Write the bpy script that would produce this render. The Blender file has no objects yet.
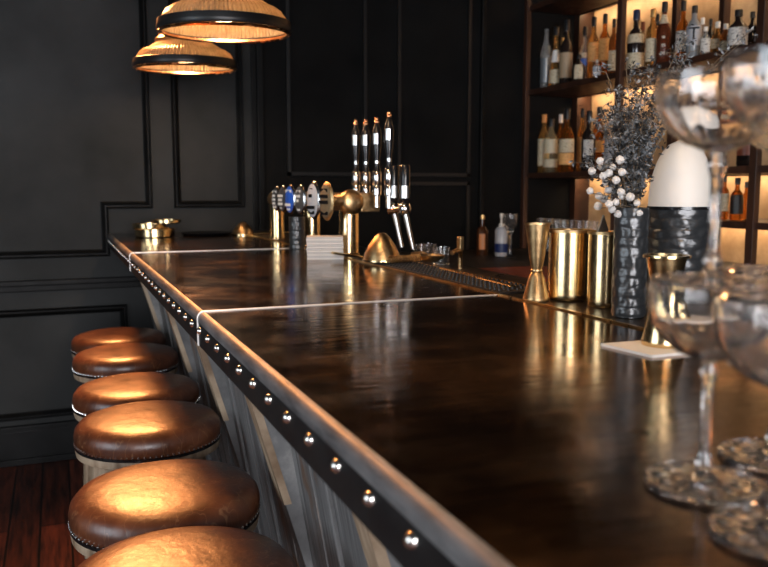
import bpy, bmesh, random
from math import *
from mathutils import Vector, Matrix
SC = bpy.context.scene
COL = SC.collection
rnd = random.Random(7)

# ------------------------------------------------------------------ camera frame
CAM = Vector((0, 0, 1.28)); FPX = 800.0
_p = radians(6.77); _w = radians(22.2)
FW = Vector((sin(_w)*cos(_p), cos(_w)*cos(_p), -sin(_p)))
RT = Vector((cos(_w), -sin(_w), 0)); UP = RT.cross(FW)
def ray(x, y): return (FW*FPX + RT*(x-384) + UP*(283.5-y))/FPX
def onz(x, y, z): r = ray(x, y); return CAM + r*((z-CAM.z)/r.z)
def onx(x, y, X): r = ray(x, y); return CAM + r*((X)/r.x)
def ony(x, y, Y): r = ray(x, y); return CAM + r*((Y)/r.y)
BAR = 1.07

# ------------------------------------------------------------------ materials
def mat(name, base=(.5,.5,.5), rough=.5, metal=0., **k):
    m = bpy.data.materials.new(name); m.use_nodes = True
    b = m.node_tree.nodes['Principled BSDF']
    b.inputs['Base Color'].default_value = (*base, 1)
    b.inputs['Roughness'].default_value = rough
    b.inputs['Metallic'].default_value = metal
    for a, v in k.items():
        b.inputs[a.replace('_', ' ')].default_value = v
    return m
def nd(m, t, **k):
    n = m.node_tree.nodes.new(t)
    for a, v in k.items(): setattr(n, a, v)
    return n
def lk(m, a, b): m.node_tree.links.new(a, b)
def bs(m): return m.node_tree.nodes['Principled BSDF']
def coords(m, scale=(1,1,1), src='Object', rot=(0,0,0)):
    t = nd(m, 'ShaderNodeTexCoord'); mp = nd(m, 'ShaderNodeMapping')
    mp.inputs['Scale'].default_value = scale; mp.inputs['Rotation'].default_value = rot
    lk(m, t.outputs[src], mp.inputs['Vector']); return mp.outputs['Vector']
def noise(m, vec, scale, detail=5, rough=.6):
    n = nd(m, 'ShaderNodeTexNoise'); n.inputs['Scale'].default_value = scale
    n.inputs['Detail'].default_value = detail; n.inputs['Roughness'].default_value = rough
    lk(m, vec, n.inputs['Vector']); return n.outputs['Fac']
def ramp(m, fac, stops):
    r = nd(m, 'ShaderNodeValToRGB'); e = r.color_ramp.elements
    while len(e) < len(stops): e.new(.5)
    for q, (p, c) in zip(e, stops):
        q.position = p; q.color = (*c, 1) if isinstance(c, tuple) else (c, c, c, 1)
    lk(m, fac, r.inputs['Fac']); return r.outputs['Color']
def bump(m, h, strength=.3, dist=.01):
    b = nd(m, 'ShaderNodeBump'); b.inputs['Strength'].default_value = strength
    b.inputs['Distance'].default_value = dist
    lk(m, h, b.inputs['Height']); lk(m, b.outputs['Normal'], bs(m).inputs['Normal'])
def noisy(name, c0, c1, r0, r1, scale=8, metal=0., stretch=(1,1,1), bmp=.1, lo=.35, hi=.65, bd=.002, **k):
    m = mat(name, c0, r0, metal, **k)
    f = noise(m, coords(m, stretch), scale)
    lk(m, ramp(m, f, [(lo, c0), (hi, c1)]), bs(m).inputs['Base Color'])
    f2 = noise(m, coords(m, stretch), scale*1.7)
    lk(m, ramp(m, f2, [(.3, r0), (.7, r1)]), bs(m).inputs['Roughness'])
    if bmp: bump(m, f, bmp, bd)
    return m

M = {}
M['wall'] = noisy('charcoal_plaster', (.008,.009,.009), (.024,.025,.0245), .55, .7, 1.6, bmp=.15, Specular_IOR_Level=.25)
M['wallblack'] = noisy('black_paint_shade', (.004,.004,.004), (.007,.007,.007), .7, .85, 3, Specular_IOR_Level=.12)  # also holds the shade of the dark door and the shelf end panel
M['trim'] = noisy('black_trim_paint', (.004,.004,.004), (.009,.009,.009), .35, .5, 6, Specular_IOR_Level=.12)
M['ceil'] = noisy('dark_ceiling', (.008,.008,.008), (.012,.012,.012), .8, .9, 3, Specular_IOR_Level=.1)

def floor_mat():
    m = mat('dark_floorboards', (.06,.02,.012), .35)
    v = coords(m, (1,1,1))
    br = nd(m, 'ShaderNodeTexBrick'); br.inputs['Scale'].default_value = 1
    br.inputs['Brick Width'].default_value = 1.6; br.inputs['Row Height'].default_value = .11
    br.inputs['Mortar Size'].default_value = .004; br.inputs['Color1'].default_value = (.8,.8,.8,1)
    br.inputs['Color2'].default_value = (.35,.35,.35,1); br.inputs['Mortar'].default_value = (.02,.02,.02,1)
    mp = coords(m, (1,1,1), rot=(0,0,radians(90))); lk(m, mp, br.inputs['Vector'])
    f = noise(m, coords(m, (14,1.2,1)), 3)
    c = ramp(m, f, [(.35,(.03,.008,.006)),(.65,(.24,.055,.026))])
    mx = nd(m, 'ShaderNodeMixRGB', blend_type='MULTIPLY'); mx.inputs[0].default_value = 1
    lk(m, c, mx.inputs[1]); lk(m, br.outputs['Color'], mx.inputs[2])
    lk(m, mx.outputs[0], bs(m).inputs['Base Color'])
    bump(m, br.outputs['Fac'], -.3, .003); return m
M['floor'] = floor_mat()

def bar_mat_top():
    m = mat('aged_bronze_sheet', (.1,.05,.02), .2, .9)
    f = noise(m, coords(m, (1,1,1)), 3.2, 7, .65)
    c = ramp(m, f, [(.34,(.016,.010,.007)),(.5,(.095,.048,.022)),(.66,(.34,.17,.068))])
    lk(m, c, bs(m).inputs['Base Color'])
    st_ = noise(m, coords(m, (1.2,16,1)), 5, 5, .7)
    mx = nd(m, 'ShaderNodeMixRGB', blend_type='MULTIPLY'); mx.inputs[0].default_value = .75
    lk(m, c, mx.inputs[1]); lk(m, ramp(m, st_, [(.35,.35),(.6,1.)]), mx.inputs[2])
    lk(m, mx.outputs[0], bs(m).inputs['Base Color'])
    f2 = noise(m, coords(m, (1,1,1)), 9, 6, .7)
    lk(m, ramp(m, f2, [(.38,.10),(.68,.24)]), bs(m).inputs['Roughness'])
    w = noise(m, coords(m, (1.5,6,1)), 10, 3, .5)
    bump(m, w, .10, .004); return m
M['bronze'] = bar_mat_top()
M['edge'] = noisy('rubbed_dark_zinc', (.04,.041,.043), (.15,.15,.15), .42, .55, 9, .0, (6,1,6), .2, Specular_IOR_Level=.28)
M['apron'] = noisy('blackened_steel_band', (.004,.004,.0045), (.012,.012,.012), .6, .7, 10, 0., (2,1,2), .2, Specular_IOR_Level=.2)
M['steel'] = mat('polished_steel', (.75,.73,.70), .22, 1)
M['seam'] = mat('pale_zinc_seam', (.62,.60,.57), .4, .6)
M['nail'] = mat('nickel_nail', (.72,.68,.63), .25, 1)
M['brassline'] = noisy('worn_brass_strip', (.45,.27,.10), (.75,.5,.22), .25, .4, 25, 1)
def brass(name, c, r, an=0):
    m = noisy(name, tuple(x*.82 for x in c), c, r, r+.1, 14, 1, (1,1,6), .04)
    bs(m).inputs['Anisotropic'].default_value = an; return m
M['brass'] = brass('polished_brass', (.86,.64,.34), .16)
M['brassold'] = noisy('antique_brass', (.30,.19,.09), (.62,.43,.22), .28, .45, 40, 1, bmp=.25)
M['copper'] = brass('copper_metal', (.80,.42,.22), .2)
M['ledge'] = noisy('black_ledge_metal', (.018,.016,.015), (.04,.032,.026), .25, .4, 12, .5)
M['rubber'] = mat('black_rubber', (.012,.012,.012), .45)
def plank_mat():
    m = mat('grey_painted_planks', (.1,.1,.1), .5)
    f = noise(m, coords(m, (1,26,1.0)), 4, 6, .7)
    c = ramp(m, f, [(.3,(.04,.041,.042)),(.55,(.15,.15,.15)),(.75,(.34,.33,.31))])
    g = noise(m, coords(m, (1,3,1.0)), 3.3, 4, .6)
    c2 = ramp(m, g, [(.60,(0.,0.,0.)),(.68,(1.,1.,1.))])
    mx = nd(m, 'ShaderNodeMixRGB'); lk(m, c2, mx.inputs[0]); lk(m, c, mx.inputs[1])
    mx.inputs[2].default_value = (.12,.062,.032,1)
    lk(m, mx.outputs[0], bs(m).inputs['Base Color']); bump(m, f, .25, .003); return m
M['plank'] = plank_mat()
M['worn'] = noisy('worn_bare_timber', (.16,.10,.055), (.42,.32,.22), .5, .7, 5, 0, (1,8,1.5), .5, .35, .65)
def leather_mat():
    m = mat('brown_leather', (.2,.07,.02), .35)
    f = noise(m, coords(m, (1,1,1)), 9, 6, .65)
    c = ramp(m, f, [(.3,(.040,.012,.006)),(.5,(.095,.028,.010)),(.75,(.19,.060,.020))])
    v = nd(m, 'ShaderNodeTexVoronoi', feature='DISTANCE_TO_EDGE'); v.inputs['Scale'].default_value = 26
    nn = nd(m, 'ShaderNodeTexNoise'); nn.inputs['Scale'].default_value = 30
    add = nd(m, 'ShaderNodeVectorMath', operation='MULTIPLY_ADD'); add.inputs[1].default_value = (.06,.06,.06)
    co = coords(m, (1,1,.35)); lk(m, co, nn.inputs['Vector'])
    lk(m, nn.outputs['Color'], add.inputs[0]); lk(m, co, add.inputs[2]); lk(m, add.outputs[0], v.inputs['Vector'])
    s = ramp(m, v.outputs['Distance'], [(0.,(1.,1.,1.)),(.02,(0.,0.,0.))])
    mx = nd(m, 'ShaderNodeMixRGB'); mu = nd(m, 'ShaderNodeMath', operation='MULTIPLY')
    lk(m, s, mu.inputs[0]); mu.inputs[1].default_value = .5; lk(m, mu.outputs[0], mx.inputs[0])
    lk(m, c, mx.inputs[1]); mx.inputs[2].default_value = (.34,.17,.08,1)
    lk(m, mx.outputs[0], bs(m).inputs['Base Color'])
    lk(m, ramp(m, f, [(.3,.30),(.7,.42)]), bs(m).inputs['Roughness'])
    bs(m).inputs['Specular IOR Level'].default_value = .75
    g = noise(m, coords(m, (1,1,.35)), 34, 5, .6); bump(m, g, .35, .004); return m
M['leather'] = leather_mat()
M['glass'] = mat('clear_glass', (1,1,1), .0, 0, Transmission_Weight=.985, IOR=1.52)
def blackglass():
    m = mat('black_ribbed_glass', (.022,.024,.026), .3, 0, Specular_IOR_Level=.7)
    f = noise(m, coords(m, (1,1,2.2)), 22, 3, .5); bump(m, f, .5, .008); return m
M['blackglass'] = blackglass()
M['black'] = mat('black_lacquer', (.008,.008,.009), .2)
M['blacksatin'] = mat('black_satin_metal', (.02,.02,.02), .35, .4)
M['chrome'] = mat('chrome', (.62,.61,.60), .18, 1)
M['chromedark'] = mat('dull_chrome', (.36,.34,.32), .22, 1)
M['darkwood'] = noisy('dark_stained_wood', (.022,.009,.005), (.060,.022,.011), .4, .55, 4, 0, (3,3,.6), .2)
M['blackwood'] = noisy('black_stained_wood', (.008,.006,.005), (.014,.010,.008), .5, .6, 4)
M['redwood'] = noisy('red_mahogany', (.14,.025,.012), (.26,.05,.022), .35, .5, 6, 0, (5,1,1))
M['backpanel'] = noisy('brushed_gold_backboard', (.34,.22,.12), (.56,.40,.24), .45, .6, 6, 0, (1,1,1), .15)
M['paper'] = noisy('white_card', (.60,.57,.53), (.68,.65,.61), .8, .9, 10)
M['cardshade'] = mat('shadow_grey_card', (.50,.49,.48), .85)  # grey put into every other coaster to draw shadow lines in the stack
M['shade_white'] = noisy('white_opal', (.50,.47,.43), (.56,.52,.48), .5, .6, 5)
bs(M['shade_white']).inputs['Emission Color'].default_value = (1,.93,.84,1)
bs(M['shade_white']).inputs['Emission Strength'].default_value = .12  # faint glow put into the shade itself; no lamp inside
M['bloom'] = noisy('white_petals', (.42,.40,.38), (.62,.60,.58), .8, .9, 120, bmp=.8)
M['leafgrey'] = noisy('dried_grey_leaves', (.008,.009,.010), (.22,.235,.25), .6, .8, 60, 0, (1,1,1), 0, .47, .62)
M['stem'] = noisy('dried_stem', (.06,.045,.03), (.16,.12,.08), .7, .8, 20, 0, (1,1,1), 0)
def emit(name, c, s):
    m = bpy.data.materials.new(name); m.use_nodes = True; nt = m.node_tree
    nt.nodes.remove(nt.nodes['Principled BSDF']); e = nt.nodes.new('ShaderNodeEmission')
    e.inputs[0].default_value = (*c, 1); e.inputs[1].default_value = s
    nt.links.new(e.outputs[0], nt.nodes['Material Output'].inputs[0]); return m
M['led'] = emit('warm_led', (1,.66,.36), 25)
M['bulb'] = emit('warm_bulb', (1,.66,.34), 60)
def prismatic():
    m = bpy.data.materials.new('prismatic_amber_glass'); m.use_nodes = True; nt = m.node_tree
    b = nt.nodes['Principled BSDF']; b.inputs['Base Color'].default_value = (.60,.42,.24,1)
    b.inputs['Roughness'].default_value = .2
    t = nd(m, 'ShaderNodeBsdfTranslucent'); t.inputs[0].default_value = (.95,.55,.24,1)
    g = nd(m, 'ShaderNodeTexCoord'); sp = nd(m, 'ShaderNodeSeparateXYZ'); lk(m, g.outputs['Object'], sp.inputs[0])
    at = nd(m, 'ShaderNodeMath', operation='ARCTAN2'); lk(m, sp.outputs[1], at.inputs[0]); lk(m, sp.outputs[0], at.inputs[1])
    mu = nd(m, 'ShaderNodeMath', operation='MULTIPLY'); mu.inputs[1].default_value = 90; lk(m, at.outputs[0], mu.inputs[0])
    sn = nd(m, 'ShaderNodeMath', operation='SINE'); lk(m, mu.outputs[0], sn.inputs[0])
    bp = nd(m, 'ShaderNodeBump'); bp.inputs['Strength'].default_value = .8; bp.inputs['Distance'].default_value = .004
    lk(m, sn.outputs[0], bp.inputs['Height']); lk(m, bp.outputs['Normal'], b.inputs['Normal']); lk(m, bp.outputs['Normal'], t.inputs['Normal'])
    f = noise(m, coords(m, (1,1,1)), 14, 5, .7)
    cr = ramp(m, f, [(.3,(.36,.23,.12)),(.6,(.80,.62,.42))]); lk(m, cr, t.inputs[0])
    mx = nd(m, 'ShaderNodeMixShader'); mx.inputs[0].default_value = .6
    lk(m, b.outputs[0], mx.inputs[1]); lk(m, t.outputs[0], mx.inputs[2])
    lk(m, mx.outputs[0], nt.nodes['Material Output'].inputs[0]); return m
M['prism'] = prismatic()
_mc = {}
def flat(c, rough=.5, metal=0.):
    k = (c, rough, metal)
    if k not in _mc: _mc[k] = mat('finish_%d' % len(_mc), c, rough, metal)
    return _mc[k]
def liquor(c, tr=.9):
    k = ('l', c, tr)
    if k not in _mc: _mc[k] = mat('bottle_glass_%d' % len(_mc), c, .06, 0, Transmission_Weight=tr, IOR=1.22)
    return _mc[k]

# ------------------------------------------------------------------ mesh helpers
def link(name, bm, m, parent=None, loc=(0,0,0), rot=(0,0,0), smooth=True, kind=None, bevel=0, ang=40):
    bmesh.ops.recalc_face_normals(bm, faces=bm.faces[:])
    me = bpy.data.meshes.new(name); bm.to_mesh(me); bm.free()
    o = bpy.data.objects.new(name, me); COL.objects.link(o)
    o.location = loc; o.rotation_euler = rot; o.parent = parent
    ms = m if isinstance(m, (list, tuple)) else [m]
    for x in ms: me.materials.append(x)
    if smooth:
        me.polygons.foreach_set('use_smooth', [True]*len(me.polygons)); me.set_sharp_from_angle(angle=radians(ang))
    if bevel:
        b = o.modifiers.new('bevel', 'BEVEL'); b.width = bevel; b.segments = 3; b.limit_method = 'ANGLE'
    if kind: o['kind'] = kind
    return o
def thing(name, label, cat, loc=(0,0,0), rot=(0,0,0), group=None):
    o = bpy.data.objects.new(name, None); COL.objects.link(o); o.location = loc; o.rotation_euler = rot
    o.empty_display_size = .05; o['label'] = label; o['category'] = cat
    if group: o['group'] = group
    return o
def tag(o, label, cat, group=None):
    o['label'] = label; o['category'] = cat
    if group: o['group'] = group
    return o
def dup(root, loc, label=None, rotz=None, scale=None):
    r = root.copy(); COL.objects.link(r); r.location = loc
    if rotz is not None: r.rotation_euler.z = rotz
    if scale: r.scale = (scale,)*3
    if label: r['label'] = label
    for ch in list(root.children):
        c = ch.copy(); COL.objects.link(c); c.parent = r
        for g in list(ch.children):
            d = g.copy(); COL.objects.link(d); d.parent = c
    return r
def box(bm, a, b, mi=0):
    r = bmesh.ops.create_cube(bm, size=1)
    for v in r['verts']:
        v.co = Vector([a[i] + (v.co[i]+.5)*(b[i]-a[i]) for i in range(3)])
    for f in {f for v in r['verts'] for f in v.link_faces}: f.material_index = mi
    return bm
def bx(a, b): return box(bmesh.new(), a, b)
def lathe(bm, prof, n=32, c=(0,0,0), a0=0, a1=2*pi, mtx=None):
    full = abs(a1-a0-2*pi) < 1e-6; rings = []
    cnt = n if full else n+1
    for r, z in prof:
        if r < 1e-6: rings.append([bm.verts.new((c[0], c[1], c[2]+z))])
        else: rings.append([bm.verts.new((c[0]+r*cos(a0+(a1-a0)*i/n), c[1]+r*sin(a0+(a1-a0)*i/n), c[2]+z)) for i in range(cnt)])
    for A, B in zip(rings, rings[1:]):
        for i in range(n):
            j = (i+1) % cnt if full else i+1
            q = [A[i % len(A)], A[j % len(A)], B[j % len(B)], B[i % len(B)]]
            u = []
            for v in q:
                if v not in u: u.append(v)
            if len(u) > 2:
                try: bm.faces.new(u)
                except ValueError: pass
    if mtx: bmesh.ops.transform(bm, matrix=mtx, verts=[v for R_ in rings for v in R_])
    return bm
def lat(prof, n=32, **k): return lathe(bmesh.new(), prof, n, **k)
def tube(bm, pts, rad, n=8, cap=True):
    pts = [Vector(p) for p in pts]; rings = []
    for i, p in enumerate(pts):
        d = (pts[min(i+1, len(pts)-1)] - pts[max(i-1, 0)]).normalized()
        a = Vector((0,0,1)) if abs(d.z) < .9 else Vector((1,0,0))
        u = d.cross(a).normalized(); v = d.cross(u)
        r = rad[i] if isinstance(rad, (list, tuple)) else rad
        rings.append([bm.verts.new(p + u*r*cos(2*pi*k/n) + v*r*sin(2*pi*k/n)) for k in range(n)])
    for A, B in zip(rings, rings[1:]):
        for k in range(n): bm.faces.new([A[k], A[(k+1) % n], B[(k+1) % n], B[k]])
    if cap: bm.faces.new(rings[0]); bm.faces.new(rings[-1][::-1])
    return bm
def tb(pts, rad, n=8): return tube(bmesh.new(), pts, rad, n)
def sph(bm, c, r, sub=1, sc=(1,1,1)):
    q = bmesh.ops.create_icosphere(bm, subdivisions=sub, radius=r)
    for v in q['verts']: v.co = Vector((v.co.x*sc[0]+c[0], v.co.y*sc[1]+c[1], v.co.z*sc[2]+c[2]))
    return bm
def prism(pts, axis, a, b):
    """polygon in the plane normal to axis, extruded from a to b"""
    bm = bmesh.new()
    def put(p, t):
        q = list(p); q.insert(axis, t); return bm.verts.new(q)
    A = [put(p, a) for p in pts]; B = [put(p, b) for p in pts]
    bm.faces.new(A); bm.faces.new(B[::-1])
    for i in range(len(pts)):
        j = (i+1) % len(pts); bm.faces.new([A[i], A[j], B[j], B[i]])
    return bm

# ------------------------------------------------------------------ the room
XL, XR, YN, YF, ZC = -2.8, 3.05, -2.6, 4.0, 2.65
def struct(name, bm, m, **k): return link(name, bm, m, kind='structure', smooth=False, **k)
struct('floor', bx((XL,YN,-.1), (XR,YF,0)), M['floor'])
struct('ceiling', bx((XL,YN,ZC), (XR,YF,ZC+.1)), M['ceil'])
struct('wall_back', bx((XL-.1,YF,-.1), (XR+.1,YF+.1,ZC+.1)), M['wall'])
fx0, fx1, fz0, fz1 = -1.6, .8, .7, 2.4
b = bmesh.new()
box(b, (XL-.1,YN-.1,-.1), (fx0,YN,ZC+.1)); box(b, (fx1,YN-.1,-.1), (XR+.1,YN,ZC+.1))
box(b, (fx0,YN-.1,-.1), (fx1,YN,fz0)); box(b, (fx0,YN-.1,fz1), (fx1,YN,ZC+.1))
struct('wall_front', b, M['wall'])
b = bmesh.new()
for k_ in range(4): x_ = fx0+(fx1-fx0-.05)*k_/3; box(b, (x_,YN-.09,fz0), (x_+.05,YN-.03,fz1))
for z in (fz0, fz1-.04, 1.7): box(b, (fx0,YN-.09,z), (fx1,YN-.03,z+.04))
struct('window_2', b, M['trim'])
struct('wall_right', bx((XR,YN,-.1), (XR+.1,YF,ZC+.1)), M['wallblack'])
# left wall with a tall window opening
wy0, wy1, wz0, wz1 = -.4, 1.6, .7, 2.4
b = bmesh.new()
box(b, (XL-.1,YN,-.1), (XL,wy0,ZC+.1)); box(b, (XL-.1,wy1,-.1), (XL,YF,ZC+.1))
box(b, (XL-.1,wy0,-.1), (XL,wy1,wz0)); box(b, (XL-.1,wy0,wz1), (XL,wy1,ZC+.1))
struct('wall_left', b, M['wall'])
b = bmesh.new()
for y in (wy0, (wy0+wy1)/2-.02, wy1-.04): box(b, (XL-.09,y,wz0), (XL-.03,y+.04,wz1))
for z in (wz0, wz1-.04, (wz0+wz1)/2): box(b, (XL-.09,wy0,z), (XL-.03,wy1,z+.04))
struct('window_1', b, M['trim'])

# panel mouldings on the back wall
def mould(name, pts, closed=False, w=.034, d=.026):
    """moulding swept along a polyline (x,z) on the back wall"""
    b = bmesh.new(); n = len(pts)
    prof = [(-.5,0),(-.5,.45),(-.36,.8),(-.2,.62),(-.06,.62),(.08,1),(.3,.7),(.42,.35),(.5,.3),(.5,0)]
    P = [Vector(p) for p in pts]; rings = []
    for i in range(n):
        a = P[i-1] if (i or closed) else None; c = P[(i+1) % n] if (i < n-1 or closed) else None
        d0 = (P[i]-a).normalized() if a is not None else None
        d1 = (c-P[i]).normalized() if c is not None else None
        d0 = d0 or d1; d1 = d1 or d0
        n0 = Vector((-d0.y, d0.x)); n1 = Vector((-d1.y, d1.x))
        m_ = (n0+n1); m_ = m_/max(m_.dot(n0), .2)
        rings.append([b.verts.new((P[i].x+m_.x*u*w, YF-v*d-.0005, P[i].y+m_.y*u*w)) for u, v in prof])
    for i in range(n if closed else n-1):
        A, B = rings[i], rings[(i+1) % n]
        for k in range(len(prof)-1): b.faces.new([A[k], A[k+1], B[k+1], B[k]])
    if not closed: b.faces.new(rings[0]); b.faces.new(rings[-1])
    return struct(name, b, M['trim'])
def wp(x, y): q = ony(x, y, YF); return (q.x, q.z)
zb = wp(52,254)[1]; zj = wp(104,205)[1]; xj = wp(105,228)[0]; xk = wp(146,120)[0]
mould('trim_1', [(-1.9,zb), (xj,zb), (xj,zj), (xk,zj), (xk,2.5), (-1.9,2.5)], True)
x0, z0, x1 = wp(176,150)[0], wp(208,204)[1], wp(240,150)[0]
mould('trim_2', [(x0,z0), (x1,z0), (x1,2.5), (x0,2.5)], True)
zt = wp(60,311)[1]; xr = wp(124,330)[0]; zl = wp(40,414)[1]
mould('trim_3', [(-1.2,zl), (xr,zl), (xr,zt), (-1.2,zt)], True)
zr = wp(70,281)[1]
b = bmesh.new(); box(b, (XL,YF-.035,zr-.012), (2.3,YF-.0005,zr+.012)); box(b, (XL,YF-.02,zr-.04), (2.3,YF-.0005,zr-.012))
struct('trim_4', b, M['trim'], bevel=.004)
xa = wp(262,100)[0]; xb = wp(478,100)[0]
b = bmesh.new(); box(b, (xa-.03,YF-.03,0), (xa,YF-.0005,ZC)); box(b, (xa-.055,YF-.015,0), (xa-.03,YF-.0005,ZC))
struct('trim_5', b, M['trim'], bevel=.003)
b = bmesh.new(); box(b, (XL,YF-.022,0), (2.3,YF-.0005,.16)); box(b, (XL,YF-.03,.16), (2.3,YF-.0005,.185)); box(b, (XL,YF-.035,0), (2.3,YF-.0005,.03))
struct('baseboard_back', b, M['trim'], bevel=.003)
# black double door right of the pilaster; its black paint stands in for shade
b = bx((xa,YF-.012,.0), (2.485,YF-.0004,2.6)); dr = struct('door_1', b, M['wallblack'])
zd = wp(440,182)[1]
def doorframe(xx0, xx1, zz0, zz1):
    b = bmesh.new()
    for (p, q) in (((xx0,zz0),(xx1,zz0+.018)), ((xx0,zz1-.018),(xx1,zz1)), ((xx0,zz0),(xx0+.018,zz1)), ((xx1-.018,zz0),(xx1,zz1))):
        box(b, (p[0],YF-.03,p[1]), (q[0],YF-.0115,q[1]))
    link('panel_moulding', b, M['blacksatin'], dr, smooth=False)
doorframe(xa+.12, xa+.55, zd+.03, 2.45); doorframe(1.70, xb-.06, zd+.03, 2.45); doorframe(1.70, xb-.06, .2, zd)
b = bx((xb,YF-.04,0), (xb+.025,YF-.0125,ZC)); struct('trim_6', b, M['trim'], bevel=.004)

# ------------------------------------------------------------------ the bar
XE, XT, XO = .216, .807, 1.03        # customer edge, brass line, bartender edge
Y0, Y1 = -.55, YF-.04
SE = [Y0, 1.375, 2.735, Y1]
bar = thing('bar_counter', 'long bar counter with dark bronze top, studded black edge and grey plank front', 'bar counter')
TH = .058
for i in range(3):
    a, c = SE[i]+.002, SE[i+1]-.002
    r = .014
    pr = [(XT-.004, BAR), (XE+r, BAR)]
    top = [(XT-.003, BAR), (XE+.012, BAR), (XE+.012, BAR-.02), (XT-.003, BAR-.02)]
    link('worktop', prism(top, 1, a, c), M['bronze'], bar, smooth=False)
    # rolled metal edge
    arc = [(XE+.0118-.0118*sin(t*pi/10), BAR-.0118+.0118*cos(t*pi/10)) for t in range(6)]
    ed = [(XE+.0118, BAR)] + arc[1:] + [(XE, BAR-.018), (XE+.0118, BAR-.018)]
    link('rolled_edge', prism(ed, 1, a, c), M['edge'], bar, ang=30)
    link('edge_band', prism([(XE+.001,BAR-.0182),(XE+.001,BAR-TH),(XE+.10,BAR-TH),(XE+.10,BAR-.0182)], 1, a, c), M['apron'], bar, smooth=False)
for y in SE[1:3]:
    s = [(XT-.004, BAR+.0015)] + [(XE+.011-.0128*sin(t*pi/10), BAR-.011+.0128*cos(t*pi/10)) for t in range(6)] + [(XE-.0015, BAR-TH-.0005), (XE+.01, BAR-TH-.0005), (XE+.01, BAR-.03), (XT-.004, BAR-.002)]
    link('seam_strip', prism(s, 1, y-.0021, y+.0021), M['seam'], bar, smooth=False)
nm = None
yy = .319
k = 0
while yy < 3.93:
    if min(abs(yy-s) for s in SE) > .014:
        if nm is None:
            b = bmesh.new(); lathe(b, [(0,.0062),(.003,.0056),(.0058,.0032),(.0068,0),(.0068,-.002)], 12)
            bmesh.ops.rotate(b, verts=b.verts[:], matrix=Matrix.Rotation(-pi/2, 3, 'Y'))
            o = link('nail_head', b, M['nail'], bar, (XE+.001, yy, BAR-.030)); nm = o
        else:
            o = nm.copy(); COL.objects.link(o); o.parent = bar; o.location = (XE+.001, yy, BAR-.030)
    yy += .080
    k += 1
# front: leaning planks with grooves
b = bmesh.new()
zt_, zb_ = BAR-TH-.001, 0.10; xt_, xb_ = .338, .338+.17*(BAR-TH-.10)
y = Y0
grooves = []
pw = [.095, .075, .085]
i = 0
while y < YF-.05:
    w_ = min(pw[i % 3], YF-.03-y); g = .004
    dd = [0, .006, 0][i % 3]
    vs = []
    for (yy2) in (y+g, y+w_-g):
        for (x, z) in ((xt_+dd, zt_), (xb_+dd, zb_), (xb_+.04, zb_), (xt_+.04, zt_)):
            vs.append(b.verts.new((x, yy2, z)))
    A, B = vs[:4], vs[4:]
    b.faces.new(A); b.faces.new(B[::-1])
    for q in range(4): b.faces.new([A[q], A[(q+1) % 4], B[(q+1) % 4], B[q]])
    y += w_; i += 1
link('plank_front', b, M['plank'], bar, smooth=False, bevel=.003)
link('backing_board', prism([(xt_+.03,zt_),(xb_+.03,zb_),(xb_+.06,zb_),(xt_+.06,zt_)], 1, Y0, YF-.04), M['wallblack'], bar, smooth=False)
for y in (.30, .80, 1.38, 1.96, 2.54, 3.36):
    hb = .50; tb_ = (BAR-TH-.001) - hb; q0 = xt_-.062
    br = bmesh.new()
    br = prism([(q0,zt_),(xt_+.17*hb,tb_),(xt_+.17*hb+.01,tb_),(xt_+.006,zt_)], 1, y, y+.05)
    bo = link('bracket', br, M['plank'], bar, smooth=False, bevel=.002)
    f0, f1 = .03, .62
    xs = [q0 + (xt_+.17*hb-q0)*f for f in (f0, f1)]; zs = [zt_-hb*f for f in (f0, f1)]
    link('worn_edge', prism([(xs[0]-.002,zs[0]),(xs[1]-.002,zs[1]),(xs[1]+.012,zs[1]),(xs[0]+.012,zs[0])], 1, y-.001, y+.051), M['worn'], bo, smooth=False)
link('carcass', prism([(.56,.0),(.56,BAR-.03),(XO-.1,BAR-.03),(XO-.1,.0)], 1, Y0, YF-.04), M['wallblack'], bar, smooth=False)
link('plinth', bx((.50,Y0,0), (.60,YF-.04,.10)), M['wallblack'], bar, smooth=False)
link('service_ledge', bx((XT+.003,Y0,BAR-.03), (XO,Y1,BAR-.001)), M['ledge'], bar, smooth=False)
link('brass_line', bx((XT-.003,Y0,BAR-.02), (XT+.003,Y1,BAR+.003)), M['brassline'], bar, smooth=False)
# bar mat
b = bx((XT+.006,1.38,BAR-.0005), (.915,2.28,BAR+.004))
for iy in range(46):
    for ix in range(5):
        lathe(b, [(0,.0055),(.0032,.0045),(.004,0)], 6, (XT+.018+ix*.021, 1.40+iy*.019, BAR+.0035))
tag(link('bar_mat', b, M['rubber'], smooth=False), 'long black rubber bar mat with raised dots beside the brass line', 'bar mat')
tag(link('metal_rail', bx((.918,1.36,BAR-.0005), (.926,2.32,BAR+.006)), M['brassline'], smooth=False), 'thin brass rail along the outer side of the black bar mat', 'rail')

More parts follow.
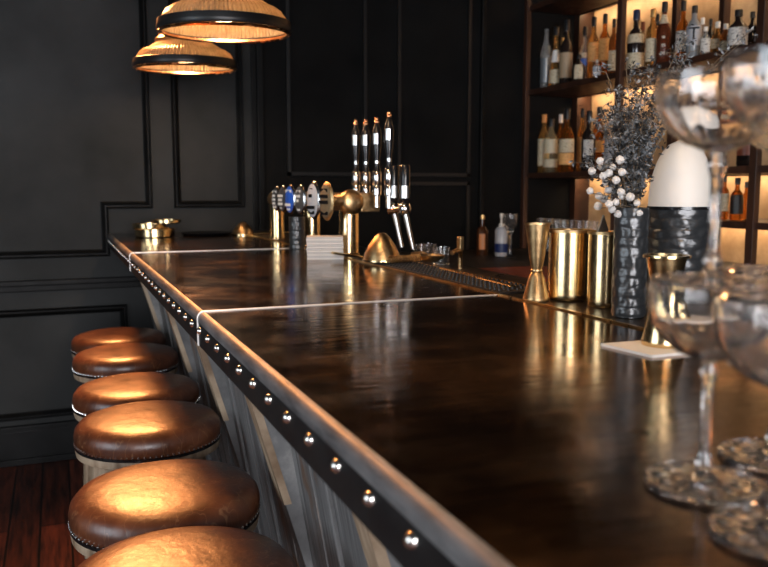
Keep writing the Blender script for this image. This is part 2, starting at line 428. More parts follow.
# ------------------------------------------------------------------ stools
def make_stool(label):
    t = thing('bar_stool', label, 'bar stool', group='round leather bar stools along the bar')
    R_ = .171; zt = .742
    prof = [(0,zt),(.05,zt-.0004),(.10,zt-.002),(.137,zt-.0055),(.157,zt-.012),(.168,zt-.025),(R_,zt-.040),(R_-.001,zt-.052),(R_-.004,zt-.060),(0,zt-.060)]
    link('seat', lat(prof, 64), M['leather'], t, ang=60)
    b = bmesh.new(); n = 84
    for i in range(n):
        a = 2*pi*i/n; sph(b, ((R_-.001)*cos(a), (R_-.001)*sin(a), zt-.0565), .0027, 1)
    link('nail_trim', b, M['steel'], t)
    link('piping', lat([(R_-.006,zt-.060),(R_-.001,zt-.061),(R_-.001,zt-.066),(R_-.006,zt-.067),(R_-.006,zt-.060)], 64), M['black'], t)
    link('seat_frame', lat([(0,zt-.067),(R_-.004,zt-.067),(R_-.002,zt-.072),(R_-.004,zt-.084),(R_-.012,zt-.088),(0,zt-.088)], 64), M['worn'], t)
    for s in range(4):
        a = pi/4 + s*pi/2; c, s_ = cos(a), sin(a)
        b = bmesh.new()
        for (r, z, h) in ((.112, zt-.089, .019), (.150, 0, .016)):
            pass
        q = []
        for (r, z, h) in ((.112, zt-.089, .021), (.150, .0, .017)):
            q.append([b.verts.new((r*c + (u*c - v*s_)*h, r*s_ + (u*s_ + v*c)*h, z)) for u, v in ((-1,-1),(1,-1),(1,1),(-1,1))])
        b.faces.new(q[0]); b.faces.new(q[1][::-1])
        for i in range(4): b.faces.new([q[0][i], q[0][(i+1) % 4], q[1][(i+1) % 4], q[1][i]])
        link('leg', b, M['worn'], t, smooth=False, bevel=.003)
    b = bmesh.new(); rr = .139
    pts = [(rr*cos(pi/4+i*pi/2), rr*sin(pi/4+i*pi/2), .24) for i in range(5)]
    for p, q in zip(pts, pts[1:]): tube(b, [p, q], .010, 8)
    link('footrest', b, M['blacksatin'], t)
    b = bmesh.new(); rr = .118
    pts = [(rr*cos(pi/4+i*pi/2), rr*sin(pi/4+i*pi/2), zt-.115) for i in range(5)]
    for p, q in zip(pts, pts[1:]):
        d = Vector(q)-Vector(p); n_ = Vector((-d.y, d.x, 0)).normalized()*.009; h = Vector((0,0,.024))
        P, Q = Vector(p), Vector(q)
        A = [b.verts.new(P+n_*s1+h*s2) for s1, s2 in ((-1,-1),(1,-1),(1,1),(-1,1))]
        B = [b.verts.new(Q+n_*s1+h*s2) for s1, s2 in ((-1,-1),(1,-1),(1,1),(-1,1))]
        b.faces.new(A); b.faces.new(B[::-1])
        for i in range(4): b.faces.new([A[i], A[(i+1) % 4], B[(i+1) % 4], B[i]])
    link('apron_rail', b, M['worn'], t, smooth=False)
    return t
SL = ['round brown leather bar stool nearest the camera, cut by the bottom edge',
      'second stool from the camera, brown leather seat half behind the nearest one',
      'third brown leather stool from the camera, studded rim and timber legs in view',
      'fourth stool from the camera, brown leather seat tucked behind the third',
      'fifth stool from the camera, smaller looking brown leather seat with studded rim',
      'farthest brown leather stool, nearest the dark panelled wall']
SX = [.145,.166,.184,.188,.197,.199]; SY = [1.130,1.474,1.958,2.303,2.795,3.142]
st0 = make_stool(SL[0]); st0.location = (SX[0], SY[0], 0); st0.rotation_euler.z = .2
for i in range(1, 6): dup(st0, (SX[i], SY[i], 0), SL[i], rotz=.2+.83*i)

# ------------------------------------------------------------------ pendants
def make_pendant(label):
    t = thing('pendant_lamp', label, 'pendant lamp', group='prismatic glass pendants over the bar')
    R_ = .200
    band = [(R_-.004,.020),(R_+.001,.018),(R_+.003,.004),(R_+.004,-.006),(R_,-.012),(R_-.006,-.010),(R_-.006,.018),(R_-.004,.020)]
    link('rim_band', lat(band, 64), M['blacksatin'], t)
    link('copper_rim', lat([(R_-.012,-.010),(R_+.001,-.0125),(R_+.003,-.017),(R_-.004,-.021),(R_-.012,-.017),(R_-.012,-.010)], 64), M['copper'], t)
    gl = [(R_-.008,-.006),(R_-.010,.014),(R_-.014,.030),(R_-.024,.046),(R_-.040,.057),(R_-.058,.064),(R_-.074,.074),(R_-.092,.086),(R_-.097,.086),(R_-.079,.070),(R_-.060,.059),(R_-.042,.052),(R_-.028,.042),(R_-.019,.028),(R_-.014,.014),(R_-.012,-.006),(R_-.008,-.006)]
    link('glass_shade', lat(gl, 96), M['prism'], t)
    cap = [(R_-.090,.084)]
    r = R_-.090
    for j in range(5):
        cap += [(r+.004,.090+j*.018),(r+.004,.097+j*.018),(r-.008,.104+j*.018)]; r -= .015
    cap += [(.022,.190),(.022,.215),(.008,.222),(0,.222)]
    inner = [(.0,.18),(.04,.17),(R_-.097,.082),(R_-.090,.084)]
    link('metal_cap', lat(cap+inner, 64), M['brassold'], t)
    link('cord', tb([(0,0,.22),(0,0,ZC-1.771-.02)], .0035, 8), M['black'], t)
    link('ceiling_rose', lat([(0,ZC-1.771-.001),(.05,ZC-1.771-.001),(.05,ZC-1.771-.02),(0,ZC-1.771-.03)], 32), M['blacksatin'], t)
    link('socket', lat([(.02,.175),(.02,.10),(.014,.095),(0,.095)], 16), M['brassold'], t)
    b = bmesh.new(); sph(b, (0,0,.062), .026, 3, (1,1,1.2)); link('light_bulb', b, M['bulb'], t)
    return t
PY = [3.338, 2.533, 1.728, .923, .118]
PLb = ['farther of the two amber glass pendant lamps hanging over the bar', 'nearer amber glass pendant lamp, its top cut by the top edge of the photo',
      'pendant lamp above the middle of the bar, above the photo frame','pendant lamp above the glasses, above the photo frame','pendant lamp behind the camera over the bar']
PZ = 1.771
p0 = make_pendant(PLb[0]); p0.location = (.505, PY[0], PZ); p0.rotation_euler = Matrix.Rotation(radians(2.6), 3, RT).to_euler()
for i in range(1, 5): dup(p0, (.505, PY[i], PZ), PLb[i])
def light(name, typ, loc, e, c, **k):
    l = bpy.data.lights.new(name, typ); l.energy = e; l.color = c
    for a, v in k.items(): setattr(l, a, v)
    o = bpy.data.objects.new(name, l); COL.objects.link(o); o.location = loc; return o
def aim(o, to): o.rotation_euler = (Vector(to)-o.location).to_track_quat('-Z', 'Y').to_euler()
for y in PY:
    light('pendant_light', 'POINT', (.505, y, PZ+.02), 5, (1,.72,.46), shadow_soft_size=.03)

# ------------------------------------------------------------------ back bar
XF = 2.493; XBK = 2.80; ZB = .94
yl = YF-.03
postY = [yl, onx(621,40,XF).y, onx(762,40,XF).y, onx(762,40,XF).y-.75]
YS = postY[-1]-.1
S0, S1, S2, S3 = 2.29, 1.83, 1.368, 1.150
bb = thing('back_bar_shelving', 'tall dark wooden back bar shelving with glowing amber backboard', 'shelving')
def shelf(z, ya, yb, nm='shelf'):
    link(nm, bx((XF,ya,z-.028), (XBK,yb,z)), M['darkwood'], bb, smooth=False, bevel=.002)
    link('shelf_lip', bx((XBK+.001,ya,z-.034), (XBK+.009,yb,z)), M['darkwood'], bb, smooth=False)
    link('light_cover', bx((XBK+.009,ya,z-.006), (XBK+.0995,yb,z)), M['darkwood'], bb, smooth=False)
for z in (S0, S1, S2, 2.56): shelf(z, YS, yl-.003)
shelf(S3, YS, postY[1])
link('end_panel', bx((XF,yl-.001,.0), (XBK+.10,yl+.02,2.60)), M['wallblack'], bb, smooth=False)  # unlit panel; black colour keeps the strip glow off it
link('backboard', bx((XBK+.10,YS,ZB), (XBK+.12,yl,2.60)), M['backpanel'], bb, smooth=False)
b = bx((XF-.016,yl-.012,.0), (XF+.012,yl+.02,2.60)); link('front_post', b, M['darkwood'], bb, smooth=False, bevel=.002)
for y in postY[1:]: link('front_post', bx((XF-.014,y-.018,ZB+.0006), (XF+.014,y+.018,2.60)), M['darkwood'], bb, smooth=False, bevel=.002)
for px_ in (673, 720):
    y = onx(px_, 40, XBK).y; link('back_post', bx((XBK-.0,y-.016,ZB+.0006), (XBK+.04,y+.016,2.60)), M['darkwood'], bb, smooth=False, bevel=.002)
link('back_post', bx((XBK,yl-.05,ZB+.0006), (XBK+.10,yl-.002,2.60)), M['darkwood'], bb, smooth=False)
for z in (2.56, S0, S1, S2):
    link('light_strip', bx((XBK+.022,YS+.02,z-.016), (XBK+.050,yl-.06,z-.010)), M['led'], bb, smooth=False)
link('light_strip', bx((XBK+.022,YS+.02,S3-.016), (XBK+.050,postY[1]-.02,S3-.010)), M['led'], bb, smooth=False)
# back bar cabinet below
ZB = .94; XC = 1.66
bc = thing('back_bar_cabinet', 'black back bar cabinet with dark top below the bottle shelves', 'cabinet')
link('cabinet_top', bx((XC,YS,ZB-.03), (XF-.02,YF-.045,ZB)), M['blackwood'], bc, smooth=False, bevel=.002)
link('cabinet_top', bx((XF-.02,YS,ZB-.03), (XBK+.098,yl-.015,ZB)), M['blackwood'], bc, smooth=False)
link('cabinet_body', bx((XC+.03,YS,0), (XF-.02,YF-.045,ZB-.03)), M['blackwood'], bc, smooth=False)

def prof_bottle(h, r, kind):
    if kind == 'slim':   return [(0,0),(r*.9,0),(r,.004),(r,h*.60),(r*.8,h*.68),(r*.40,h*.76),(r*.34,h*.93),(r*.40,h*.935),(r*.40,h*.96),(0,h*.96)]
    if kind == 'round':  return [(0,0),(r*.9,0),(r,.006),(r,h*.50),(r*.94,h*.58),(r*.68,h*.66),(r*.36,h*.72),(r*.30,h*.90),(r*.36,h*.91),(r*.36,h*.94),(0,h*.94)]
    if kind == 'squat':  return [(0,0),(r*.9,0),(r,.006),(r*1.02,h*.45),(r*.85,h*.62),(r*.45,h*.72),(r*.28,h*.78),(r*.28,h*.92),(0,h*.92)]
    if kind == 'cone':   return [(0,0),(r*.95,0),(r,.006),(r*.85,h*.30),(r*.48,h*.58),(r*.30,h*.66),(r*.26,h*.92),(0,h*.92)]
    return [(0,0),(r*.9,0),(r,.006),(r,h*.56),(r*.7,h*.64),(r*.36,h*.72),(r*.34,h*.94),(0,h*.94)]
def bottle(px_, ytop, wpx, X, zbase, kind, glass, capc, labs, label, grp, pxoff=0, text=None):
    """labs: list of (z0 fraction, z1 fraction, colour, half arc degrees)"""
    q = onx(px_, ytop, X); y = min(q.y, yl-.036); h = q.z - zbase
    dd = (Vector((X,y,q.z))-CAM).dot(FW); r = wpx/2/FPX*dd
    t = thing('bottle', label, 'bottle', (X, y, zbase+.0006), group=grp)
    face = atan2(-y, -X) + pxoff
    P = prof_bottle(h, r, kind)
    link('glass_body', lat(P, 24), glass, t, ang=50)
    if capc is not None:
        cr = r*.42; z0 = h*(.86 if kind != 'round' else .84)
        link('cap', lat([(0,h),(cr*.92,h),(cr,h-.003),(cr,z0),(r*.30,z0)], 16), capc, t)
    def rad(z):
        for (ra, za), (rb_, zb2) in zip(P, P[1:]):
            if zb2 > za and za <= z <= zb2: return ra+(rb_-ra)*(z-za)/(zb2-za)
        return r
    for (f0, f1, c, arc) in labs:
        n = 5; a0 = face-radians(arc); a1 = face+radians(arc)
        pr = [(rad(h*(f0+(f1-f0)*i/n))+.0012, h*(f0+(f1-f0)*i/n)) for i in range(n+1)]
        pr = pr + [(pr[-1][0]-.001, pr[-1][1]), (pr[0][0]-.001, pr[0][1]), pr[0]]
        lo = link('label', lat(pr, 16, a0=a0, a1=a1), c, t)
    if text:
        for (s, zf, sz) in text:
            cu = bpy.data.curves.new('lettering', 'FONT'); cu.body = s; cu.size = sz; cu.align_x = 'CENTER'; cu.extrude = .0004
            o = bpy.data.objects.new('tmp', cu); COL.objects.link(o); me_ = bpy.data.meshes.new_from_object(o); bpy.data.objects.remove(o)
            o = bpy.data.objects.new('lettering', me_); COL.objects.link(o); o.parent = t
            rr = rad(h*zf)+.0022; o.location = (rr*cos(face), rr*sin(face), h*zf); o.rotation_euler = (pi/2, 0, face+pi/2)
            me_.materials.clear(); me_.materials.append(M['black'] if sz > .02 else flat((.8,.75,.65)))
    return t
AM = liquor((.62,.22,.04)); AM2 = liquor((.85,.48,.16)); CL = liquor((.92,.93,.92)); DK = flat((.018,.012,.010), .12)
BR = liquor((.16,.045,.02), .6); PALE = liquor((.95,.80,.50)); DKA = liquor((.40,.16,.05), .8)
def label_mat(nm, c, d):
    return noisy(nm, c, d, .6, .7, 75, 0, (1,1,2.6), 0, .56, .60)
cream = label_mat('cream_label', (.60,.51,.35), (.30,.20,.12)); orange = label_mat('orange_label', (.80,.42,.14), (.50,.20,.06)); white = label_mat('white_label', (.58,.56,.52), (.08,.08,.08)); grey = flat((.36,.37,.40), .5)
blue = flat((.03,.10,.42), .4); bcap = flat((.012,.012,.013), .35); gcap = flat((.70,.45,.18), .3, .8); wcap = flat((.8,.78,.74), .5)
rcap = flat((.22,.05,.02), .4); silver = flat((.62,.62,.62), .3, .8); ocap = flat((.75,.30,.08), .5); bluecap = flat((.01,.02,.06), .35)
LBL = [(.10,.52,cream,75)]
G1 = 'liquor bottles on the upper lit shelf'
Xf, Xb_ = 2.59, 2.70
up = [
 (543,28,11,Xf,'slim',CL,None,[(.12,.50,flat((.30,.32,.34),.2,.6),80)],'slim clear bottle with silvery etched side, leftmost on the upper shelf'),
 (550,42,9,Xb_,'round',AM,gcap,[(.15,.55,cream,75)],'small amber bottle with cream label between the leftmost clear bottle and the cone-shaped one'),
 (556.5,27,13,Xf,'cone',AM2,bcap,[(.08,.30,cream,75),(.42,.62,wcap,80)],'cone-shaped gold bottle with a long dark stopper, upper shelf left'),
 (567,20,13,Xf,'round',DK,bcap,[(.12,.50,flat((.36,.26,.16),.5),78)],'dark round-shouldered bottle with mottled orange and grey label, upper shelf'),
 (579,55,13,Xf-.04,'squat',DK,bcap,[(.10,.62,cream,38)],'low squat bottle with an oval cream label in front, upper shelf'),
 (585.5,27,11,Xb_-.01,'round',CL,bcap,[(.34,.46,blue,80),(.47,.56,cream,80)],'clear bottle with a blue and white neck band behind the squat one'),
 (594.5,17,12,Xb_,'slim',AM2,bcap,[(.34,.62,orange,70)],'clear bottle with orange label and black stopper, left of an alike amber one'),
 (605.5,14,12,Xb_,'slim',AM,bcap,[(.32,.64,orange,70)],'amber bottle with orange label and black stopper, right of the paler one'),
 (597,60,8,Xf-.05,'slim',CL,silver,[(.15,.6,grey,70)],'tiny clear bottle with grey label standing in front of the orange-labelled ones'),
 (614.5,19,10,Xf+.03,'slim',DKA,bcap,[(.12,.46,cream,70)],'tall amber bottle with narrow cream label, beside the first shelf post'),
 (637,10,17,Xf,'round',DK,bluecap,[(.05,.30,cream,75),(.46,.60,cream,75)],'dark wine-like bottle with blue foil cap and two cream labels'),
 (643,22,10,Xb_,'round',DKA,rcap,[(.2,.5,cream,70)],'bottle with red-brown foil neck right behind the blue-capped one'),
 (653.5,9,13,Xf,'slim',AM2,gcap,[(.12,.50,cream,72)],'pale amber bottle with tall cream label and amber neck'),
 (658,14,8,Xb_,'slim',DK,bcap,[],'thin dark bottle in the back row behind the pale amber one'),
 (665,2,14,Xf,'round',BR,bcap,[(.66,.80,cream,80)],'dark brown bottle with cream neck band and light lettering'),
 (684,1,13,Xf+.03,'round',AM,bcap,[(.20,.52,white,70)],'tall amber bottle with black cap, just right of the dark post'),
 (695,6,14,Xf-.02,'slim',flat((.20,.21,.22),.2),bcap,[(.25,.62,grey,78)],'grey bottle marked with a big letter T'),
 (703,18,9,Xb_,'slim',CL,wcap,[(.2,.5,cream,70)],'clear bottle with white neck in the row behind, right of the letter T bottle'),
 (706,27,9,Xf-.03,'slim',CL,wcap,[(.15,.60,white,75)],'slim clear bottle with white upright-lettered label'),
 (711,19,8,Xb_,'slim',DK,bcap,[],'dark bottle with plain black cap in the back row near the thin back post'),
 (718,22,12,Xb_-.02,'round',AM2,wcap,[(.30,.55,cream,75)],'amber bottle with round white stopper and cream label'),
 (726,24,11,Xb_-.02,'round',DKA,wcap,[(.20,.50,cream,75)],'dark bottle with round white stopper right of the amber one with white stopper'),
 (739,10,19,Xf-.02,'round',DK,bcap,[(.12,.55,white,75)],'large black bottle with a broad white label'),
 (753,12,13,Xb_,'squat',DK,bcap,[],'round-bellied black bottle right of the one with the broad white label'),
 (761,14,11,Xb_,'slim',DK,bcap,[(.3,.5,grey,60)],'narrow dark bottle between the round-bellied one and the cream-labelled one'),
 (767.5,17,13,Xf,'slim',AM,wcap,[(.15,.8,cream,75)],'bottle with tall cream label at the right edge of the upper shelf'),
]
for a in up:
    tx = None
    if 'letter T' in a[8] and a[0] == 695: tx = [('T', .36, .075)]
    elif 'light lettering' in a[8]: tx = [('III', .42, .018), ('IIII', .30, .018), ('IIII', .18, .018)]
    bottle(a[0], a[1], a[2], a[3], S1, a[4], a[5], a[6], a[7], a[8], G1, text=tx)
G2 = 'liquor bottles on the middle lit shelf'
mid = [
 (542,115,12,Xf,'slim',AM2,ocap,[(.12,.58,cream,78)],'gold bottle with orange cap and cream label, leftmost on the middle shelf'),
 (551.5,119,14,Xf,'slim',PALE,bcap,[(.10,.25,cream,78),(.36,.62,flat((.60,.52,.36),.5),70)],'pale gold bottle with a wide low cream label, second on the middle shelf'),
 (558,115,9,Xb_,'slim',AM,wcap,[(.2,.5,cream,70)],'bottle with square cream cap in the back row of the middle shelf'),
 (567.5,109,15,Xf,'round',AM,bcap,[(.12,.30,orange,78),(.31,.52,cream,78)],'amber bottle with orange and cream label, middle shelf'),
 (583,109,10,Xb_,'slim',AM2,bcap,[(.15,.55,orange,70)],'golden bottle with dark cap left of the black round-labelled bottle'),
 (589.5,111,14,Xf+.02,'round',DK,bcap,[(.26,.52,white,42)],'black bottle with round white label, middle shelf'),
 (600,107,13,Xb_,'slim',AM,bcap,[(.30,.48,orange,72)],'amber bottle with orange band and black cap, partly behind the dried flowers'),
 (612,112,13,Xf+.02,'slim',CL,silver,[(.08,.55,grey,72)],'bottle with pale grey label showing through the dried flowers'),
 (629,108,13,Xb_,'round',AM,bcap,[(.2,.5,cream,72)],'amber bottle with cream label hidden deep behind the dried foliage'),
 (700,100,14,Xf,'slim',DK,bcap,[(.2,.5,grey,72)],'dark bottle seen through the nearer coupe glasses on the middle shelf'),
 (722,104,13,Xb_,'round',AM,bcap,[(.2,.5,cream,72)],'amber bottle seen blurred through the glass stems on the middle shelf'),
 (749,112,19,Xf,'squat',DK,bcap,[(.2,.4,rcap,72)],'black round bottle on the middle shelf at right, seen between coupe bowls'),
]
for a in mid: bottle(a[0], a[1], a[2], a[3], S2, a[4], a[5], a[6], a[7], a[8], G2)
G3 = 'small bottles on the short lower shelf'
for a in [(725,176,10,Xf,'slim',AM,bcap,[(.2,.6,cream,60)],'amber bottle with pale label, left on the short lower shelf'),
          (738,178,13,Xf,'round',AM,bcap,[(.15,.6,bcap,60)],'round amber bottle with black label, centre of the short lower shelf'),
          (756,176,9,Xf,'slim',AM,wcap,[(.3,.6,white,60)],'amber bottle with white band, right on the short lower shelf'),
          (747,182,10,Xb_,'round',AM,bcap,[],'small plain amber bottle behind the others on the short lower shelf')]:
    bottle(a[0], a[1], a[2], a[3], S3, a[4], a[5], a[6], a[7], a[8], G3)

# glasses row behind the brass tins
gp = None
for i in range(9):
    px_ = 541+i*7.6; X = 2.42
    q = onx(px_, 218, X)
    if gp is None:
        h = q.z-ZB
        gp = tag(link('highball_glass', lat([(0,0),(.020,0),(.022,.004),(.0235,h),(.022,h),(.020,.012),(0,.012)], 24), M['glass'], None, (X,q.y,ZB)),
                 'tall clear glass in the row behind the brass tins', 'glass', 'tall glasses lined up behind the brass tins')
    else:
        o = gp.copy(); COL.objects.link(o); o.location = (X, q.y, ZB)
# things on the back bar: amber bottle, soap dispenser, goblet, board
q = onz(482,255,ZB)
t = thing('bottle', 'small amber bottle left of the pump dispenser on the black cabinet', 'bottle', (q.x,q.y,ZB))
link('glass_body', lat([(0,0),(.030,0),(.031,.005),(.031,.12),(.024,.14),(.011,.15),(.010,.185),(0,.185)], 24), flat((.05,.016,.006),.1), t)
link('label', lat([(.0318,.03),(.0322,.03),(.0322,.11),(.0318,.11),(.0318,.03)], 12, a0=-2.6,a1=-1.6), flat((.55,.20,.06),.4), t)
link('cap', lat([(0,.205),(.010,.205),(.012,.185),(0,.18)], 16), gcap, t)
q = onz(501,256,ZB)
t = thing('soap_dispenser', 'clear pump dispenser with blue base between amber bottle and goblet', 'dispenser', (q.x,q.y,ZB))
link('bottle_body', lat([(0,0),(.030,0),(.032,.006),(.032,.13),(.024,.145),(.012,.15),(0,.15)], 24), flat((.42,.43,.46),.25), t)
link('label', lat([(.033,.02),(.034,.02),(.034,.065),(.033,.065),(.033,.02)], 16, a0=-3.4,a1=-.6), flat((.01,.025,.11),.4), t)
b = lat([(0,.215),(.008,.215),(.009,.20),(.006,.19),(.006,.165),(.014,.162),(.014,.149),(0,.149)], 16); tube(b, [(0,0,.208),(-.02,-.03,.206)], .004, 8)
link('pump_head', b, wcap, t)
q = onz(510,257,ZB)
def goblet(h, r):
    return lat([(0,0),(r*.8,0),(r*.75,.004),(.006,.010),(.005,h*.5),(r*.45,h*.58),(r*.95,h*.75),(r,h),(r-.002,h),(r*.9,h*.76),(r*.4,h*.60),(0,h*.57)], 24)
tag(link('goblet', goblet(.215,.034), M['glass'], None, (q.x,q.y,ZB)), 'stemmed glass goblet standing right of the pump dispenser', 'glass')
a_ = onz(484,270,ZB+.012); c_ = onz(524,279,ZB+.012)
tag(link('cutting_board', bx((a_.x-.03, c_.y-.02, ZB), (a_.x+.30, a_.y+.04, ZB+.016)), M['redwood'], smooth=False, bevel=.003),
    'reddish wooden board lying at the front of the black back cabinet', 'cutting board')
# ------------------------------------------------------------------ brass bar ware
def at(px_, py_, z=BAR): q = onz(px_, py_, z); return (q.x, q.y, z+.0005)
def ht(px_, ybase, ytop, z=BAR):
    q = onz(px_, ybase, z); d = (q-CAM).dot(FW); r = ray(px_, ytop)
    # height above base at the same horizontal distance
    s = sqrt(q.x**2+q.y**2)/sqrt(r.x**2+r.y**2); return CAM.z + r.z*s - z, d
def W(px_, ybase, w, z=BAR): return w/2/FPX*(onz(px_, ybase, z)-CAM).dot(FW)
h, d = ht(536,300,223)
r1 = W(536,300,25); r2 = W(536,300,26)
P = [(0,0),(r2,0),(r2*1.02,.003),(r2*.98,.006),(r2*.62,h*.30),(r2*.42,h*.365),(r2*.46,h*.375),(r2*.46,h*.40),(r2*.42,h*.41),(r1*.62,h*.55),(r1*.95,h*.975),(r1*1.04,h*.98),(r1*1.04,h),(r1*.92,h),(r1*.6,h*.56),(r1*.3,h*.43),(0,h*.42)]
p = at(536,300); tag(link('jigger', lat(P, 40), M['brassold'], None, (p[0],p[1],BAR)), 'tall hourglass brass jigger left of the wide brass tin', 'jigger')
def tin(px_, yb, yt, w, label, name='brass_tin'):
    h, d = ht(px_, yb, yt); r = W(px_, yb, w); p = at(px_, yb)
    t = thing(name, label, 'tin', p)
    link('tin_body', lat([(0,0),(r*.94,0),(r,.004),(r,.010),(r,h-.004),(r+.0012,h-.003),(r+.0012,h),(r-.0015,h),(r-.0015,.012),(0,.010)], 56), M['brass'], t)
    link('tin_rim', lat([(r+.0005,h-.004),(r+.0022,h-.004),(r+.0022,h+.001),(r-.001,h+.001),(r+.0005,h-.004)], 56), M['brassold'], t)
    return t
tin(569,299,230,43,'wide polished brass tin between the jigger and the narrower tin')
tin(605,306,232,36,'narrower polished brass tin half hidden by the ribbed black vase')
p = at(598,306); h_, d_ = ht(598,306,232)
b = prism([(-.016,0),(.016,0),(.0,.032)], 1, -.002, .002)
q_ = Vector((p[0], p[1], BAR+h_-.001))
tag(link('metal_clip', prism([(-.016,0),(.016,0),(0,.030)], 1, -.0015, .0015), flat((.16,.17,.18),.4,.5), None, (p[0]-.004,p[1]-.012,BAR+h_+.0012), (0,0,.3), smooth=False),
    'small grey triangular clip standing on the rim of the narrow brass tin', 'clip')
b.free()

def vase(px_, yb, yt, w, seed, label, name, square=False, n=14):
    h, d = ht(px_, yb, yt); r = W(px_, yb, w); rr_ = random.Random(seed)
    bm = bmesh.new(); NA = 64; NZ = 90
    ph = [(rr_.uniform(0,6.28), rr_.choice((2,3,5)), rr_.uniform(.1,.5)) for _ in range(5)]
    rings = []
    for i in range(NZ+1):
        z = h*i/NZ; ring = []
        for k2 in range(NA):
            a = 2*pi*k2/NA
            wv = sum(am*sin(f*a+p_) for p_, f, am in ph)
            s = sin(2*pi*(z/h*n) + wv*1.3); s2 = sin(4*a*2+1.5*sin(z/h*n*2.1))
            base = r*(1 if not square else min(1.0, .86/max(abs(cos(a)), abs(sin(a)))))
            row = int(z/h*n + wv*.15); fr = (z/h*n + wv*.15) % 1.0
            blk = (max(0, sin(pi*fr))**.5)*(max(0, sin(((a*11+row*2.6+wv*.5) % (2*pi))/2))**.45)
            rad_ = base*(.935 + .050*blk + .010*s2)
            if i < 2: rad_ = base*.93
            ring.append(bm.verts.new((rad_*cos(a), rad_*sin(a), z)))
        rings.append(ring)
    for A, B in zip(rings, rings[1:]):
        for k2 in range(NA): bm.faces.new([A[k2], A[(k2+1)%NA], B[(k2+1)%NA], B[k2]])
    bm.faces.new(rings[0])
    top = rings[-1]; inn = [bm.verts.new((v.co.x*.86, v.co.y*.86, h)) for v in top]; dn = [bm.verts.new((v.co.x*.84, v.co.y*.84, h*.6)) for v in top]
    for A, B in ((top, inn), (inn, dn)):
        for k2 in range(NA): bm.faces.new([A[k2], A[(k2+1)%NA], B[(k2+1)%NA], B[k2]])
    bm.faces.new(dn[::-1])
    p = at(px_, yb)
    return link(name, bm, M['blackglass'], None, p), h, r, p
v1, vh, vr, vp = vase(628, 316, 208, 34, 1, '', 'flower_vase', n=11)
tag(v1, 'narrow black ribbed glass vase holding the dried flowers', 'vase')
tl = thing('table_lamp', 'black ribbed glass lamp with white domed shade right of the flower vase', 'table lamp')
v2, lh, lr, lp = vase(676, 309, 207, 60, 5, '', 'lamp_base', n=10)
tl.location = lp; v2.parent = tl; v2.location = (0,0,0)
# dome shade
hs = .115; R_ = lr*1.02
pr = [(R_*.99,lh-.002),(R_,lh+.002)] + [(R_*(1-(i/10)**2.1)**.5 if i < 10 else 0, lh+.002+hs*i/10) for i in range(1, 11)]
pr += [(R_*.9*(1-(i/10)**2.1)**.5 if i < 10 else 0, lh+.002+hs*.96*i/10) for i in range(10, -1, -1)] + [(R_*.99,lh-.002)]
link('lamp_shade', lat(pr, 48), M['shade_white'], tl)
link('shade_trim', lat([(R_*1.0,lh-.004),(R_*1.02,lh-.004),(R_*1.02,lh+.001),(R_*1.0,lh+.001),(R_*1.0,lh-.004)], 48), M['black'], tl)

# coaster with small jigger
pts = [onz(x, y, BAR) for x, y in ((601,346),(652,358),(742,349),(690,339))]
cen = sum(pts, Vector())/4
b = prism([(q.x-cen.x, q.y-cen.y) for q in pts], 2, 0, .0035)
tag(link('coaster', b, M['paper'], None, (cen.x,cen.y,BAR), smooth=False), 'flat white square coaster under the short brass jigger', 'coaster', None)
z1 = BAR+.0036
h, d = ht(663,345,255,z1); r2 = W(663,345,45,z1)
P = [(0,0),(r2*.92,0),(r2*.96,.003),(r2*.90,.010),(r2*.60,h*.45),(r2*.52,h*.56),(r2*.60,h*.64),(r2*.86,h*.965),(r2*1.0,h*.975),(r2*1.0,h),(r2*.86,h),(r2*.5,h*.64),(0,h*.60)]
p = at(663,345,z1); tag(link('jigger', lat(P, 40), M['brass'], None, p), 'short flared brass jigger standing on the white coaster', 'jigger')

# ------------------------------------------------------------------ bouquet
vtop = Vector((vp[0], vp[1], BAR+vh))
root_in = Vector((vp[0], vp[1], BAR+vh*.62))
def target(px_, py_, dy=0.):
    """point near the vase at the same forward distance, offset by dy"""
    q = ray(px_, py_); d = (vtop-CAM).dot(FW)+dy; return CAM+q*(d)
def curve(a, b_, sag=.015, n=6, mid=None):
    out = []
    m_ = mid if mid is not None else (a+b_)/2 + Vector((rnd.uniform(-1,1), rnd.uniform(-1,1), rnd.uniform(0,1)))*sag
    for i in range(n+1):
        t = i/n; out.append(a*(1-t)**2 + m_*2*t*(1-t) + b_*t*t)
    return out
G = 'white pompom blossoms among the dried flowers'
blooms = [(590,191),(601,167),(600,161),(592,171),(603,176),(609,173),(613,167),(616,180),(622,172),(621,192),(614,190),(608,190),(604,199),(598,206),(609,204),(616,202),(622,196),(630,197),(637,203),(618,214),(639,213),(612,209),(606,182),(599,196),(625,205),(620,160)]
for i, (x, y) in enumerate(blooms):
    c = target(x, y, rnd.uniform(-.05,.03)); rr = rnd.uniform(.0052,.0068)
    t = thing('flower', 'white pompom blossom on a thin dried stem in the black vase', 'flower', tuple(c), group=G)
    b = bmesh.new(); sph(b, (0,0,0), rr, 3)
    for v in b.verts: v.co *= 1+rnd.uniform(-.16,.14)
    link('blossom', b, M['bloom'], t)
    th = rnd.uniform(0, 6.28); st = Vector((vtop.x+.010*cos(th), vtop.y+.010*sin(th), vtop.z-.02))
    mid_ = Vector((vtop.x+.014*cos(th), vtop.y+.014*sin(th), max(vtop.z+.01, c.z-.01)))
    pp = [q-c for q in curve(st, c-Vector((0,0,rr*.6)), 0, 7, mid_)]
    link('stem', tb(pp, .0007, 5), M['stem'], t)
